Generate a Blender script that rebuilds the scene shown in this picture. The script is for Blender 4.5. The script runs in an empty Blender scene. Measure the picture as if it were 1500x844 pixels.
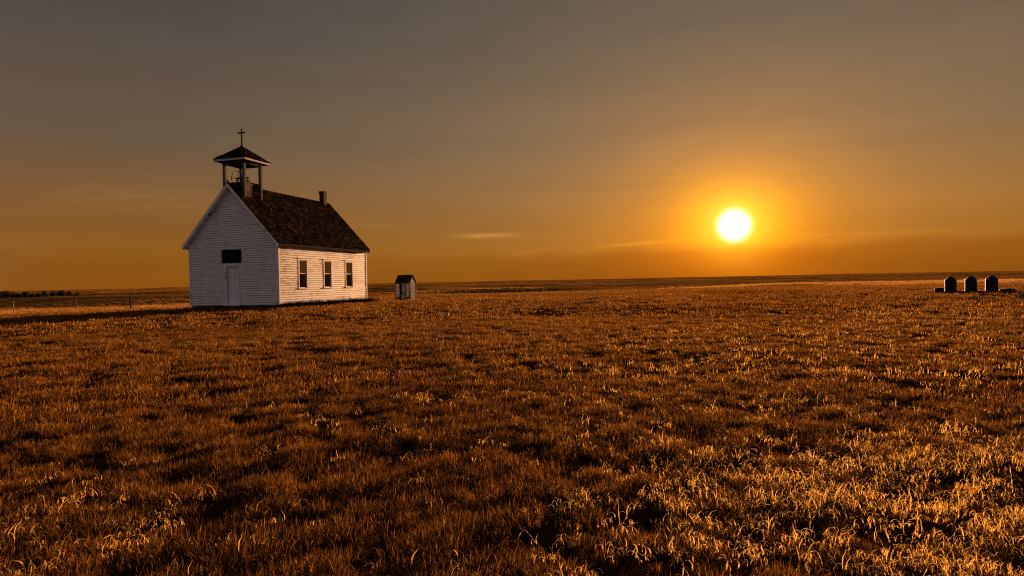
import bpy, bmesh, math, random
import numpy as np
from mathutils import Vector, Matrix, Euler
random.seed(7); RNG = np.random.default_rng(11)
R = math.radians
scene = bpy.context.scene
col = scene.collection

# ---------------------------------------------------------------- camera
EYE = 1.3
PITCH, ROLL, FPX = 0.01162, 0.02013, 871.6
cd = bpy.data.cameras.new('camera'); cam = bpy.data.objects.new('camera', cd); col.objects.link(cam)
cd.sensor_width = 36.0; cd.lens = 36.0 * FPX / 1500.0; cd.clip_start = 0.05; cd.clip_end = 40000
cam.matrix_world = Matrix.Translation((0, 0, EYE)) @ Matrix.Rotation(math.pi/2 - PITCH, 4, 'X') @ Matrix.Rotation(-ROLL, 4, 'Z')
scene.camera = cam

# ---------------------------------------------------------------- light and exposure
SUN_AZ, SUN_EL = R(20.55), R(4.62)
SUN_DIR = Vector((math.sin(SUN_AZ)*math.cos(SUN_EL), math.cos(SUN_AZ)*math.cos(SUN_EL), math.sin(SUN_EL)))
EXPOSURE = 1.6
scene.view_settings.view_transform = 'Standard'; scene.view_settings.look = 'None'
scene.view_settings.exposure = EXPOSURE; scene.view_settings.gamma = 1.0
scene.view_settings.use_curve_mapping = False
scene.cycles.use_denoising = False; scene.cycles.filter_width = 1.15
scene.cycles.max_bounces = 5; scene.cycles.diffuse_bounces = 3; scene.cycles.glossy_bounces = 2; scene.cycles.transmission_bounces = 3; scene.cycles.transparent_max_bounces = 8
sl = bpy.data.lights.new('sun', 'SUN'); sl.energy = 5.0; sl.angle = R(0.5); sl.color = (1.0, 0.49, 0.215)
sun = bpy.data.objects.new('sun', sl); col.objects.link(sun)
LAMP_AZ = SUN_AZ+R(1.0)               # the light's centre sits a little right within the glare
sun.rotation_euler = Vector((math.sin(LAMP_AZ)*math.cos(SUN_EL), math.cos(LAMP_AZ)*math.cos(SUN_EL), math.sin(SUN_EL))).to_track_quat('Z', 'Y').to_euler()


def srgb(r, g, b):
    f = lambda c: c/12.92 if c <= 0.04045 else ((c+0.055)/1.055)**2.4
    return (f(r/255), f(g/255), f(b/255), 1.0)


class NT:
    """small helper for writing node trees"""
    def __init__(s, tree):
        s.t = tree; s.n = tree.nodes; s.l = tree.links
    def node(s, kind, **kw):
        n = s.n.new(kind)
        for k, v in kw.items(): setattr(n, k, v)
        return n
    def put(s, sock, v):
        if isinstance(v, bpy.types.NodeSocket): s.l.new(v, sock)
        elif v is not None: sock.default_value = v
    def m(s, op, a, b=None, c=None, clamp=False):
        n = s.n.new('ShaderNodeMath'); n.operation = op; n.use_clamp = clamp
        s.put(n.inputs[0], a); s.put(n.inputs[1], b); s.put(n.inputs[2], c)
        return n.outputs[0]
    def vm(s, op, a, b=None, scale=None):
        n = s.n.new('ShaderNodeVectorMath'); n.operation = op
        s.put(n.inputs[0], a); s.put(n.inputs[1], b)
        if scale is not None: s.put(n.inputs[3], scale)
        return n.outputs['Value' if op in ('DOT_PRODUCT', 'LENGTH') else 'Vector']
    def ramp(s, fac, pts, interp='LINEAR'):
        n = s.n.new('ShaderNodeValToRGB'); n.color_ramp.interpolation = interp
        e = n.color_ramp.elements
        while len(e) < len(pts): e.new(0.5)
        for el, (p, c) in zip(e, pts):
            el.position = p; el.color = (c, c, c, 1) if isinstance(c, (int, float)) else (tuple(c)+(1,))[:4]
        s.put(n.inputs[0], fac); return n.outputs[0]
    def mix(s, fac, a, b, kind='MIX'):
        n = s.n.new('ShaderNodeMix'); n.data_type = 'RGBA'; n.blend_type = kind
        s.put(n.inputs[0], fac); s.put(n.inputs[6], a); s.put(n.inputs[7], b); return n.outputs[2]
    def noise(s, vec, scale, detail=3, rough=0.55, out=0):
        n = s.n.new('ShaderNodeTexNoise'); n.inputs['Scale'].default_value = scale
        n.inputs['Detail'].default_value = detail; n.inputs['Roughness'].default_value = rough
        s.put(n.inputs['Vector'], vec); return n.outputs[out]
    def combine(s, x, y, z):
        n = s.n.new('ShaderNodeCombineXYZ')
        for i, v in enumerate((x, y, z)): s.put(n.inputs[i], v)
        return n.outputs[0]
    def mapping(s, vec, scale=(1, 1, 1), rot=(0, 0, 0), loc=(0, 0, 0)):
        n = s.n.new('ShaderNodeMapping'); n.inputs['Scale'].default_value = scale
        n.inputs['Rotation'].default_value = rot; n.inputs['Location'].default_value = loc
        s.put(n.inputs['Vector'], vec); return n.outputs[0]


def build_world():
    w = bpy.data.worlds.new('World'); scene.world = w; w.use_nodes = True
    t = NT(w.node_tree); t.n.clear()
    out = t.node('ShaderNodeOutputWorld'); bg = t.node('ShaderNodeBackground')
    t.l.new(bg.outputs[0], out.inputs[0])
    tc = t.node('ShaderNodeTexCoord')
    d = t.vm('NORMALIZE', tc.outputs['Generated'])
    sp = t.node('ShaderNodeSeparateXYZ'); t.l.new(d, sp.inputs[0])
    DEG = 180/math.pi
    el = t.m('MULTIPLY', t.m('ARCSINE', sp.outputs[2]), DEG)
    az = t.m('MULTIPLY', t.m('ARCTAN2', sp.outputs[0], sp.outputs[1]), DEG)
    th = t.m('MULTIPLY', t.m('ARCCOSINE', t.m('MINIMUM', t.vm('DOT_PRODUCT', d, tuple(SUN_DIR)), 0.9999999)), DEG)
    # dusk sky: colour of the air by height above the horizon
    base = t.ramp(t.m('DIVIDE', el, 60.0, clamp=True), [
        (0.0, srgb(136, 78, 15)), (0.035, srgb(137, 82, 20)), (0.10, srgb(126, 83, 37)), (0.20, srgb(95, 77, 60)),
        (0.36, srgb(71, 65, 63)), (0.55, srgb(57, 52, 55)), (1.0, srgb(46, 44, 48))])
    # away from the sun the dusk sky turns a dull cool grey
    cool = t.ramp(t.m('DIVIDE', el, 60.0, clamp=True), [(0.0, srgb(158, 142, 140)), (0.3, srgb(128, 119, 121)), (1.0, srgb(62, 58, 62))])
    base = t.mix(t.ramp(t.m('DIVIDE', th, 180.0, clamp=True), [(0.30, 0.0), (0.72, 1.0)], 'EASE'), base, cool)
    # light scattered round the sun, spread wider along the dusty layer at the horizon than upwards
    da = t.m('MULTIPLY', t.m('SUBTRACT', az, math.degrees(SUN_AZ)), 0.86); de = t.m('MULTIPLY', t.m('SUBTRACT', el, math.degrees(SUN_EL)), 1.16)
    the = t.m('SQRT', t.m('ADD', t.m('MULTIPLY', da, da), t.m('MULTIPLY', de, de)))
    glow = t.ramp(t.m('DIVIDE', the, 100.0, clamp=True), [
        (0.0, (1, .62, .03)), (0.018, (1, .56, .012)), (0.027, (1, .46, .003)), (0.038, (.88, .34, .003)), (0.055, (.57, .208, .010)),
        (0.08, (.36, .150, .022)), (0.12, (.205, .098, .028)), (0.18, (.135, .078, .030)), (0.28, (.075, .048, .022)),
        (0.45, (.026, .018, .010)), (0.8, (0, 0, 0))], 'B_SPLINE')
    tint = t.ramp(t.m('DIVIDE', el, 30.0, clamp=True), [(0.0, (.80, .58, .14)), (0.1, (.98, .78, .32)), (0.25, (1, .95, .8)), (0.5, (1, 1, 1)), (1, (.78, .9, 1))])
    glow = t.mix(1.0, glow, tint, 'MULTIPLY')
    sky = t.mix(1.0, base, glow, 'ADD')
    # high thin cloud: soft horizontal streaks everywhere, a few wisps, a low bank
    cv = t.combine(t.m('MULTIPLY', az, 0.055), t.m('MULTIPLY', el, 0.42), 3.7)
    cn = t.noise(cv, 1.0, 5, 0.55)
    streak = t.ramp(cn, [(0.30, .94), (0.5, 1.0), (0.72, 1.05)])
    sky = t.mix(1.0, sky, streak, 'MULTIPLY')
    wn = t.noise(t.combine(t.m('MULTIPLY', az, 0.5), t.m('MULTIPLY', el, 3.0), 0.0), 1.0, 5, 0.6)
    def wisp(a0, e0, sa, se, slope, wob=0.5):
        da = t.m('SUBTRACT', az, a0)
        de = t.m('SUBTRACT', t.m('SUBTRACT', el, e0), t.m('MULTIPLY', da, slope))
        de = t.m('ADD', de, t.m('MULTIPLY', t.m('SUBTRACT', wn, 0.5), se*wob*2))
        q = t.m('ADD', t.m('POWER', t.m('ABSOLUTE', t.m('DIVIDE', da, sa)), 4.0), t.m('POWER', t.m('ABSOLUTE', t.m('DIVIDE', de, se)), 2.0))
        return t.m('MULTIPLY', t.m('EXPONENT', t.m('MULTIPLY', q, -1.0)), t.ramp(wn, [(0.3, 0.2), (0.6, 1.0)]))
    def add_wisp(sky, amount, colour, *a):
        f = t.m('MULTIPLY', wisp(*a), amount)
        return t.mix(1.0, sky, t.mix(f, (0, 0, 0, 1), colour), 'ADD')
    sky = add_wisp(sky, 1.0, (.22, .11, .026, 1), -2.6, 4.4, 3.0, 0.22, 0.012)
    sky = add_wisp(sky, 1.0, (.17, .085, .006, 1), 13.0, 3.35, 4.2, 0.16, 0.05)
    sky = add_wisp(sky, 1.0, (.07, .034, .006, 1), 3.5, 2.5, 5.0, 0.55, -0.02)
    sky = add_wisp(sky, 0.8, (.06, .030, .010, 1), -32.0, 7.9, 5.5, 1.3, 0.05)
    sky = add_wisp(sky, 0.6, (.05, .026, .006, 1), -12.0, 5.4, 4.0, 0.3, 0.0)
    sky = add_wisp(sky, 0.8, (.08, .040, .008, 1), 30.5, 3.35, 6.0, 0.13, -0.02)
    # low bank of dull cloud along the horizon, its upper edge uneven
    edge = t.m('ADD', 2.75, t.m('MULTIPLY', t.m('SUBTRACT', t.noise(t.combine(t.m('MULTIPLY', az, 0.16), 0.0, 8.1), 1.0, 4, 0.6), 0.5), 1.6))
    bank = t.m('SUBTRACT', edge, el)
    bank = t.ramp(t.m('ADD', t.m('MULTIPLY', bank, 0.95), 0.35, clamp=True), [(0.0, 0.0), (1.0, 1.0)], 'EASE')
    bank = t.m('MULTIPLY', bank, t.ramp(t.m('DIVIDE', t.m('ADD', az, 180.0), 360.0), [(.44, .2), (.53, 1.0), (.78, 1.0), (.95, .2)], 'EASE'))
    sky = t.mix(t.m('MULTIPLY', bank, 0.95), sky, t.mix(1.0, sky, (.80, .68, .55, 1), 'MULTIPLY'))
    # overexposed sun disc
    core = t.m('MULTIPLY', t.m('EXPONENT', t.m('MULTIPLY', t.m('POWER', t.m('DIVIDE', th, 1.24), 4.0), -1.0)), 3.2)
    aura = t.m('MULTIPLY', t.m('EXPONENT', t.m('DIVIDE', th, -1.3)), 1.1)
    sky = t.mix(1.0, sky, t.vm('SCALE', (1.0, .88, .72), None, core), 'ADD')
    sky = t.mix(1.0, sky, t.vm('SCALE', (1.0, .70, .07), None, aura), 'ADD')
    # the clear-air sky model gives the faint cool light high up
    nish = t.node('ShaderNodeTexSky', sky_type='NISHITA'); nish.sun_disc = False
    nish.sun_elevation = SUN_EL; nish.sun_rotation = SUN_AZ; nish.dust_density = 6.0; nish.air_density = 1.2; nish.ozone_density = 1.0
    sky = t.mix(1.0, sky, t.vm('SCALE', nish.outputs[0], None, 0.0015), 'ADD')
    t.l.new(sky, bg.inputs[0]); bg.inputs[1].default_value = 1.0 / 2**EXPOSURE
build_world()

# ---------------------------------------------------------------- materials
MATS = {}
FB, EXPO = 0.20, 0.138                # bottom of the boarding, height of one course
def material(name, fn):
    m = bpy.data.materials.new(name); m.use_nodes = True
    t = NT(m.node_tree); t.n.clear()
    out = t.node('ShaderNodeOutputMaterial')
    fn(t, out); MATS[name] = m; return m
def principled(t, out, color, rough=0.7, bump=None, bstr=0.3, bdist=0.02, metal=0.0, spec=0.3):
    p = t.node('ShaderNodeBsdfPrincipled')
    t.put(p.inputs['Base Color'], color); t.put(p.inputs['Roughness'], rough)
    p.inputs['Metallic'].default_value = metal; p.inputs['Specular IOR Level'].default_value = spec
    if bump is not None:
        b = t.node('ShaderNodeBump'); b.inputs['Strength'].default_value = bstr; b.inputs['Distance'].default_value = bdist
        t.l.new(bump, b.inputs['Height']); t.l.new(b.outputs[0], p.inputs['Normal'])
    t.l.new(p.outputs[0], out.inputs[0]); return p
def objco(t): return t.node('ShaderNodeTexCoord').outputs['Object']
def rnd_obj(t): return t.node('ShaderNodeObjectInfo').outputs['Random']
def rnd_island(t): return t.node('ShaderNodeNewGeometry').outputs['Random Per Island']

def paint(white, wood, stretch, wear, seed=0.0, edge=None, blotch=0.45):
    def fn(t, out):
        co = objco(t); r = rnd_obj(t)
        off = t.combine(t.m('MULTIPLY', r, 37.0), t.m('MULTIPLY', r, 11.0), seed)
        v = t.vm('ADD', t.mapping(co, stretch), off)
        n1 = t.noise(v, 1.0, 6, 0.65); n2 = t.noise(co, 0.55, 3, 0.5)
        k = t.m('ADD', t.m('MULTIPLY', n1, 0.75), t.m('MULTIPLY', n2, blotch))
        if blotch < .45: k = t.m('ADD', k, (.45-blotch)*.5)
        k = t.m('ADD', k, t.m('MULTIPLY', t.m('SUBTRACT', r, 0.5), 0.09))
        mask = t.ramp(k, [(wear, 1.0), (wear+0.07, 0.0)])
        if edge:      # dark wood-coloured line painted along each board's lower edge as lap shadow
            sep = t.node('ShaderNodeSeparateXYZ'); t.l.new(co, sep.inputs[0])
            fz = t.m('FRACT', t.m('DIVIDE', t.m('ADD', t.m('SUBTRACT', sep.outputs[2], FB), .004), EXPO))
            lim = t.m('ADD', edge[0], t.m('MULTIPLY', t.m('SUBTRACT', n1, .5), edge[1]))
            lap_shade = t.m('MULTIPLY', t.m('SUBTRACT', lim, fz), 14.0, clamp=True)
            mask = t.m('MAXIMUM', mask, t.m('MULTIPLY', lap_shade, edge[2]))
        grime = t.ramp(t.noise(t.mapping(co, (1.3, 1.3, 0.5)), 1.7, 4, 0.6), [(0.3, 0.78), (0.7, 1.0)])
        w = t.mix(1.0, white, grime, 'MULTIPLY')
        w = t.mix(t.m('MULTIPLY', r, 0.22), w, tuple(c*0.72 for c in white[:3])+(1,))
        wd = t.mix(t.noise(t.mapping(co, tuple(s*3 for s in stretch)), 1.0, 4, 0.7), wood, tuple(c*0.4 for c in wood[:3])+(1,))
        c = t.mix(mask, w, wd)
        principled(t, out, c, 0.62, t.m('SUBTRACT', n1, t.m('MULTIPLY', mask, 0.5)), 0.35, 0.006)
    return fn
WOOD = (.20, .145, .10, 1)
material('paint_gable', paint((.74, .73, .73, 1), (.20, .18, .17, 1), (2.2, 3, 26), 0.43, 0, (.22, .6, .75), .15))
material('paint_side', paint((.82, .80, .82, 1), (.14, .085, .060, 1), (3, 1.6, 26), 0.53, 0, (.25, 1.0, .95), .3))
material('paint_trim', paint((.76, .73, .71, 1), WOOD, (4, 4, 4), 0.42))
material('trim_grey', paint((.46, .43, .42, 1), WOOD, (4, 4, 4), 0.42))
material('paint_door', paint((.80, .79, .81, 1), WOOD, (14, 14, 1.6), 0.43))
material('paint_window', paint((.66, .63, .58, 1), WOOD, (7, 7, 3), 0.46))
def f_shingle(t, out):
    # old split cedar, matt
    r = rnd_island(t)
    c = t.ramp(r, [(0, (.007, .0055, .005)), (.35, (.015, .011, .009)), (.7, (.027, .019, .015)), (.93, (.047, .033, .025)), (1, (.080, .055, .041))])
    co = objco(t)
    c = t.mix(1.0, c, t.ramp(t.noise(co, 0.9, 4), [(.3, .75), (.7, 1.2)]), 'MULTIPLY')
    principled(t, out, c, 0.85, t.noise(t.mapping(co, (60, 60, 12)), 1.0, 3), 0.4, 0.006, spec=0.0)
material('roof_shingle', f_shingle)
def f_belfry_shingle(t, out):
    r = rnd_island(t)
    c = t.ramp(r, [(0, (.015, .009, .006)), (.45, (.05, .028, .015)), (.8, (.11, .060, .030)), (1, (.30, .16, .07))])
    principled(t, out, c, 0.85, t.noise(objco(t), 40, 3), 0.4, 0.006, spec=0.15)
material('belfry_shingle', f_belfry_shingle)
def plain(color, rough=0.7, scale=8.0, var=0.5, metal=0.0, spec=0.3):
    def fn(t, out):
        co = objco(t); n = t.noise(co, scale, 4)
        c = t.mix(n, tuple(x*(1-var) for x in color[:3])+(1,), tuple(min(1, x*(1+var)) for x in color[:3])+(1,))
        principled(t, out, c, rough, n, 0.25, 0.01, metal, spec)
    return fn
material('dark_board', plain((.022, .017, .014), 0.9, spec=0.02))
material('deck', plain((.05, .035, .025), 0.9, spec=0.02))
material('iron', plain((.012, .010, .009), 0.6, 20, .4, 0.0, 0.15))
material('foundation', plain((.14, .125, .11), 0.9, 5))
material('interior', plain((.05, .042, .035), 0.9, 3))
material('shade_cloth', plain((.95, .58, .17), 0.9, 4, .08, spec=0.0))
material('sign_black', plain((.006, .0055, .0055), 0.9, 12, .3, spec=0.0))
material('sign_mark', plain((.055, .052, .05), 0.8, 60, .5))
material('granite', plain((.010, .009, .009), 0.5, 60, .35, spec=.15))
material('rough_stone', plain((.030, .024, .020), 0.95, 12, .45, spec=.05))
material('wire', plain((.32, .27, .22), 0.5, 10, .2, 0.7))
def f_brick(t, out):
    r = rnd_island(t)
    c = t.ramp(r, [(0, (.022, .010, .007)), (.5, (.05, .018, .011)), (1, (.09, .032, .018))])
    principled(t, out, c, 0.9, t.noise(objco(t), 40, 3), 0.4, 0.006)
material('brick', f_brick)
material('mortar', plain((.035, .029, .025), 0.95, 20, spec=.02))
def weathered(c0, c1):
    def fn(t, out):
        co = objco(t); r = rnd_obj(t)
        n = t.noise(t.vm('ADD', t.mapping(co, (14, 14, 1.4)), t.combine(t.m('MULTIPLY', r, 50), 0.0, t.m('MULTIPLY', r, 9))), 1.0, 5, .65)
        c = t.mix(t.ramp(t.m('ADD', t.m('MULTIPLY', n, .8), t.m('MULTIPLY', r, .25)), [(.3, 0), (.75, 1)]), c0, c1)
        principled(t, out, c, 0.85, n, 0.5, 0.006, spec=.15)
    return fn
material('grey_board', weathered((.15, .15, .153, 1), (.43, .43, .44, 1)))
material('brown_board', weathered((.05, .043, .034, 1), (.16, .14, .115, 1)))
material('dark_grey_board', weathered((.030, .026, .025, 1), (.11, .10, .10, 1)))
material('post_bare', weathered((.045, .035, .029, 1), (.13, .11, .10, 1)))
material('post_wood', weathered((.028, .020, .015, 1), (.09, .07, .05, 1)))
material('post_pale', weathered((.12, .09, .06, 1), (.40, .33, .26, 1)))
def f_glass(t, out):
    g = t.node('ShaderNodeBsdfGlossy'); g.inputs['Roughness'].default_value = 0.03; g.inputs['Color'].default_value = (.9, .9, .9, 1)
    tr = t.node('ShaderNodeBsdfTransparent'); tr.inputs['Color'].default_value = (.94, .93, .90, 1)
    fr = t.node('ShaderNodeFresnel'); fr.inputs['IOR'].default_value = 1.4
    mx = t.node('ShaderNodeMixShader')
    t.l.new(fr.outputs[0], mx.inputs[0]); t.l.new(tr.outputs[0], mx.inputs[1]); t.l.new(g.outputs[0], mx.inputs[2])
    t.l.new(mx.outputs[0], out.inputs[0])
material('glass', f_glass)

def leafy(cols, transl, rough=0.5, spec=0.25, patch=None):
    """dry blades: diffuse plus light coming through; colour differs from blade to blade and tuft to tuft"""
    def fn(t, out):
        r = rnd_obj(t); i = rnd_island(t)
        v = t.m('FRACT', t.m('ADD', t.m('MULTIPLY', i, 0.6), t.m('MULTIPLY', r, 0.55)))
        c = t.ramp(v, [(k/(len(cols)-1), q) for k, q in enumerate(cols)])
        geo = t.node('ShaderNodeNewGeometry')
        if patch:
            pn = t.noise(t.mapping(geo.outputs['Position'], (1, .55, 0)), patch[0], 4, .6)
            c = t.mix(1.0, c, t.ramp(pn, [(.34, patch[1]), (.5, (1, 1, 1)), (.68, patch[2])]), 'MULTIPLY')
        p = t.node('ShaderNodeBsdfPrincipled'); t.put(p.inputs['Base Color'], c)
        p.inputs['Roughness'].default_value = rough; p.inputs['Specular IOR Level'].default_value = spec
        tl = t.node('ShaderNodeBsdfTranslucent'); t.put(tl.inputs['Color'], c)
        mx = t.node('ShaderNodeMixShader'); mx.inputs[0].default_value = transl
        t.l.new(p.outputs[0], mx.inputs[1]); t.l.new(tl.outputs[0], mx.inputs[2]); t.l.new(mx.outputs[0], out.inputs[0])
    return fn
GRASS_COLS = [(0.07, 0.029, 0.006), (0.21, 0.088, 0.013), (0.09, 0.039, 0.007), (0.31, 0.134, 0.02), (0.14, 0.055, 0.008), (0.5, 0.255, 0.048), (0.045, 0.021, 0.005), (0.24, 0.101, 0.015), (0.035, 0.016, 0.004), (0.2, 0.1, 0.017), (0.07, 0.036, 0.008), (0.64, 0.36, 0.074)]
material('grass_blade', leafy(GRASS_COLS, 0.42, 0.7, 0.04, (0.13, (.70, .64, .60), (1.30, 1.25, 1.12))))
material('curly_blade', leafy([(.74, .44, .075), (.84, .55, .12), (.62, .34, .05)], 0.5, 0.6, 0.06))
material('stubble_blade', leafy([(.38, .195, .050), (.50, .28, .080), (.30, .145, .036)], 0.42, 0.7, 0.03))
material('weed_blade', leafy([(.016, .012, .006), (.024, .016, .007), (.034, .021, .009)], 0.10, .8, 0.0))
material('tree_leaf', leafy([(.020, .022, .010), (.032, .033, .014), (.045, .042, .018)], 0.2))
material('bark', plain((.05, .038, .028), 0.9, 6))
def f_ground(t, out):
    geo = t.node('ShaderNodeNewGeometry'); P = geo.outputs['Position']
    dist = t.vm('LENGTH', P)
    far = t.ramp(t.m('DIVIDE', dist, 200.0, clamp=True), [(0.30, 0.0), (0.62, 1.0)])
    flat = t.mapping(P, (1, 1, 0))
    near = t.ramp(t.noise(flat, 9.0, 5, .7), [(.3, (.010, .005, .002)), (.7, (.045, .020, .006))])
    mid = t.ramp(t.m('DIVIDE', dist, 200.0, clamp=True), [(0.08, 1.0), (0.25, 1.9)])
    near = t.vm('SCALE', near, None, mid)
    # fields beyond: strips of cut stubble, grazed sod and rough dark grass
    warp = t.vm('ADD', flat, t.vm('SCALE', t.noise(flat, .004, 3, .5, out=1), None, 120.0))
    f1 = t.noise(t.mapping(warp, (.0030, .012, 1), (0, 0, R(12))), 1.0, 4, .6)
    f2 = t.noise(t.mapping(warp, (.010, .05, 1), (0, 0, R(-6)), (5, 9, 0)), 1.0, 4, .65)
    k = t.m('ADD', t.m('MULTIPLY', f1, .7), t.m('MULTIPLY', f2, .45))
    fields = t.ramp(k, [(.40, (.030, .014, .004)), (.48, (.11, .048, .010)), (.54, (.24, .105, .020)), (.60, (.40, .185, .038)), (.70, (.60, .31, .075))])
    sp = t.node('ShaderNodeSeparateXYZ'); t.l.new(t.vm('ADD', flat, t.vm('SCALE', t.noise(flat, .02, 4, .6, out=1), None, 40.0)), sp.inputs[0])
    X, Y = sp.outputs[0], sp.outputs[1]
    def patch(x0, sx, y0, sy):
        q = t.m('ADD', t.m('POWER', t.m('ABSOLUTE', t.m('DIVIDE', t.m('SUBTRACT', X, x0), sx)), 4.0), t.m('POWER', t.m('ABSOLUTE', t.m('DIVIDE', t.m('SUBTRACT', Y, y0), sy)), 4.0))
        return t.m('EXPONENT', t.m('MULTIPLY', q, -1.0))
    fields = t.mix(t.m('MULTIPLY', patch(200, 190, 285, 55), .9), fields, (.60, .31, .075, 1))      # stubble
    fields = t.mix(t.m('MULTIPLY', patch(40, 60, 330, 30), .7), fields, (.48, .24, .055, 1))
    fields = t.mix(t.m('MULTIPLY', patch(0, 60, 262, 36), .9), fields, (.030, .019, .009, 1))      # rough dark grass in the hollow
    fields = t.mix(t.m('MULTIPLY', patch(-150, 50, 230, 26), .8), fields, (.034, .020, .010, 1))
    tex = t.ramp(t.noise(t.mapping(flat, (.5, 1.4, 1)), .8, 6, .75), [(.3, .45), (.7, 1.4)])
    fields = t.mix(1.0, fields, tex, 'MULTIPLY')
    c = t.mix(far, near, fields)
    df = t.node('ShaderNodeBsdfDiffuse'); t.put(df.inputs['Color'], c)
    b = t.node('ShaderNodeBump'); b.inputs['Strength'].default_value = .8; b.inputs['Distance'].default_value = .10
    t.l.new(t.noise(flat, 3.0, 5, .75), b.inputs['Height']); t.l.new(b.outputs[0], df.inputs['Normal'])
    t.l.new(df.outputs[0], out.inputs[0])
material('prairie_soil', f_ground)

# ---------------------------------------------------------------- object helpers
def tag(o, label=None, category=None, group=None, kind=None):
    if label: o['label'] = label
    if category: o['category'] = category
    if group: o['group'] = group
    if kind: o['kind'] = kind
    return o
def empty(name, loc, rz=0.0):
    o = bpy.data.objects.new(name, None); col.objects.link(o); o.location = loc; o.rotation_euler = (0, 0, rz)
    o.empty_display_size = 0.3; return o
def link(name, me, mat, parent=None):
    o = bpy.data.objects.new(name, me); col.objects.link(o)
    if mat and not me.materials: me.materials.append(MATS[mat])
    if parent: o.parent = parent
    return o

class MB:
    """collects solid pieces and links them as one mesh object"""
    def __init__(s): s.v = []; s.f = []
    def add(s, vs, fs):
        b = len(s.v); s.v += [tuple(p) for p in vs]; s.f += [tuple(b+i for i in f) for f in fs]; return s
    def box(s, x0, x1, y0, y1, z0, z1):
        return s.hexa([(x0, y0, z0), (x1, y0, z0), (x1, y1, z0), (x0, y1, z0), (x0, y0, z1), (x1, y0, z1), (x1, y1, z1), (x0, y1, z1)])
    def hexa(s, p):
        return s.add(p, [(3, 2, 1, 0), (4, 5, 6, 7), (0, 1, 5, 4), (1, 2, 6, 5), (2, 3, 7, 6), (3, 0, 4, 7)])
    def prism(s, poly, off):
        """polygon (list of 3d points) extruded by a vector"""
        n = len(poly); off = Vector(off)
        vs = [Vector(p) for p in poly] + [Vector(p)+off for p in poly]
        return s.add(vs, [tuple(range(n))[::-1], tuple(range(n, 2*n))] + [(i, (i+1) % n, n+(i+1) % n, n+i) for i in range(n)])
    def beam(s, a, b, w, h=None, up=(0, 0, 1)):
        a = Vector(a); b = Vector(b); h = h or w; d = (b-a).normalized(); up = Vector(up)
        if abs(d.dot(up)) > .99: up = Vector((0, 1, 0))
        x = d.cross(up).normalized()*w/2; y = d.cross(x).normalized()*h/2
        return s.hexa([a-x-y, a+x-y, a+x+y, a-x+y, b-x-y, b+x-y, b+x+y, b-x+y])
    def tube(s, pts, r, n=6, cap=True):
        pts = [Vector(p) for p in pts]; rings = []
        for i, p in enumerate(pts):
            d = (pts[min(i+1, len(pts)-1)]-pts[max(i-1, 0)]).normalized()
            u = Vector((0, 0, 1)) if abs(d.z) < .9 else Vector((1, 0, 0))
            x = d.cross(u).normalized(); y = d.cross(x)
            rr = r[i] if isinstance(r, (list, tuple)) else r
            rings.append([p + (x*math.cos(2*math.pi*k/n)+y*math.sin(2*math.pi*k/n))*rr for k in range(n)])
        vs = [q for g in rings for q in g]; fs = []
        for i in range(len(rings)-1):
            for k in range(n): fs.append((i*n+k, i*n+(k+1) % n, (i+1)*n+(k+1) % n, (i+1)*n+k))
        if cap: fs += [tuple(range(n)), tuple(range(len(vs)-n, len(vs)))]
        return s.add(vs, fs)
    def build(s, name, mat, parent=None, bevel=0.0, smooth=False, recalc=True):
        me = bpy.data.meshes.new(name); me.from_pydata(s.v, [], s.f); me.update()
        if recalc or bevel:
            bm = bmesh.new(); bm.from_mesh(me)
            bmesh.ops.recalc_face_normals(bm, faces=bm.faces)
            if bevel: bmesh.ops.bevel(bm, geom=list(bm.edges), offset=bevel, segments=1, affect='EDGES')
            bm.to_mesh(me); bm.free()
        if smooth: me.shade_smooth()
        return link(name, me, mat, parent)

# ---------------------------------------------------------------- terrain height
def _hash(ix, iy, s):
    h = (ix.astype(np.int64)*374761393 + iy.astype(np.int64)*668265263 + s*974711) & 0x7fffffff
    h = ((h ^ (h >> 13))*1274126177) & 0x7fffffff
    return ((h ^ (h >> 16)) & 0xffff)/65535.0
def vnoise(x, y, s=0):
    ix = np.floor(x); iy = np.floor(y); fx = x-ix; fy = y-iy
    fx = fx*fx*fx*(fx*(fx*6-15)+10); fy = fy*fy*fy*(fy*(fy*6-15)+10)
    a = _hash(ix, iy, s); b = _hash(ix+1, iy, s); c = _hash(ix, iy+1, s); d = _hash(ix+1, iy+1, s)
    return (a+(b-a)*fx)*(1-fy)+(c+(d-c)*fx)*fy - 0.5
def fbm(x, y, s=0, o=3):
    z = 0; a = 1.0
    for k in range(o): z = z+a*vnoise(x*2**k, y*2**k, s+k*17); a *= .5
    return z
def sstep(a, b, x):
    t = np.clip((x-a)/(b-a), 0, 1); return t*t*(3-2*t)
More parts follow.
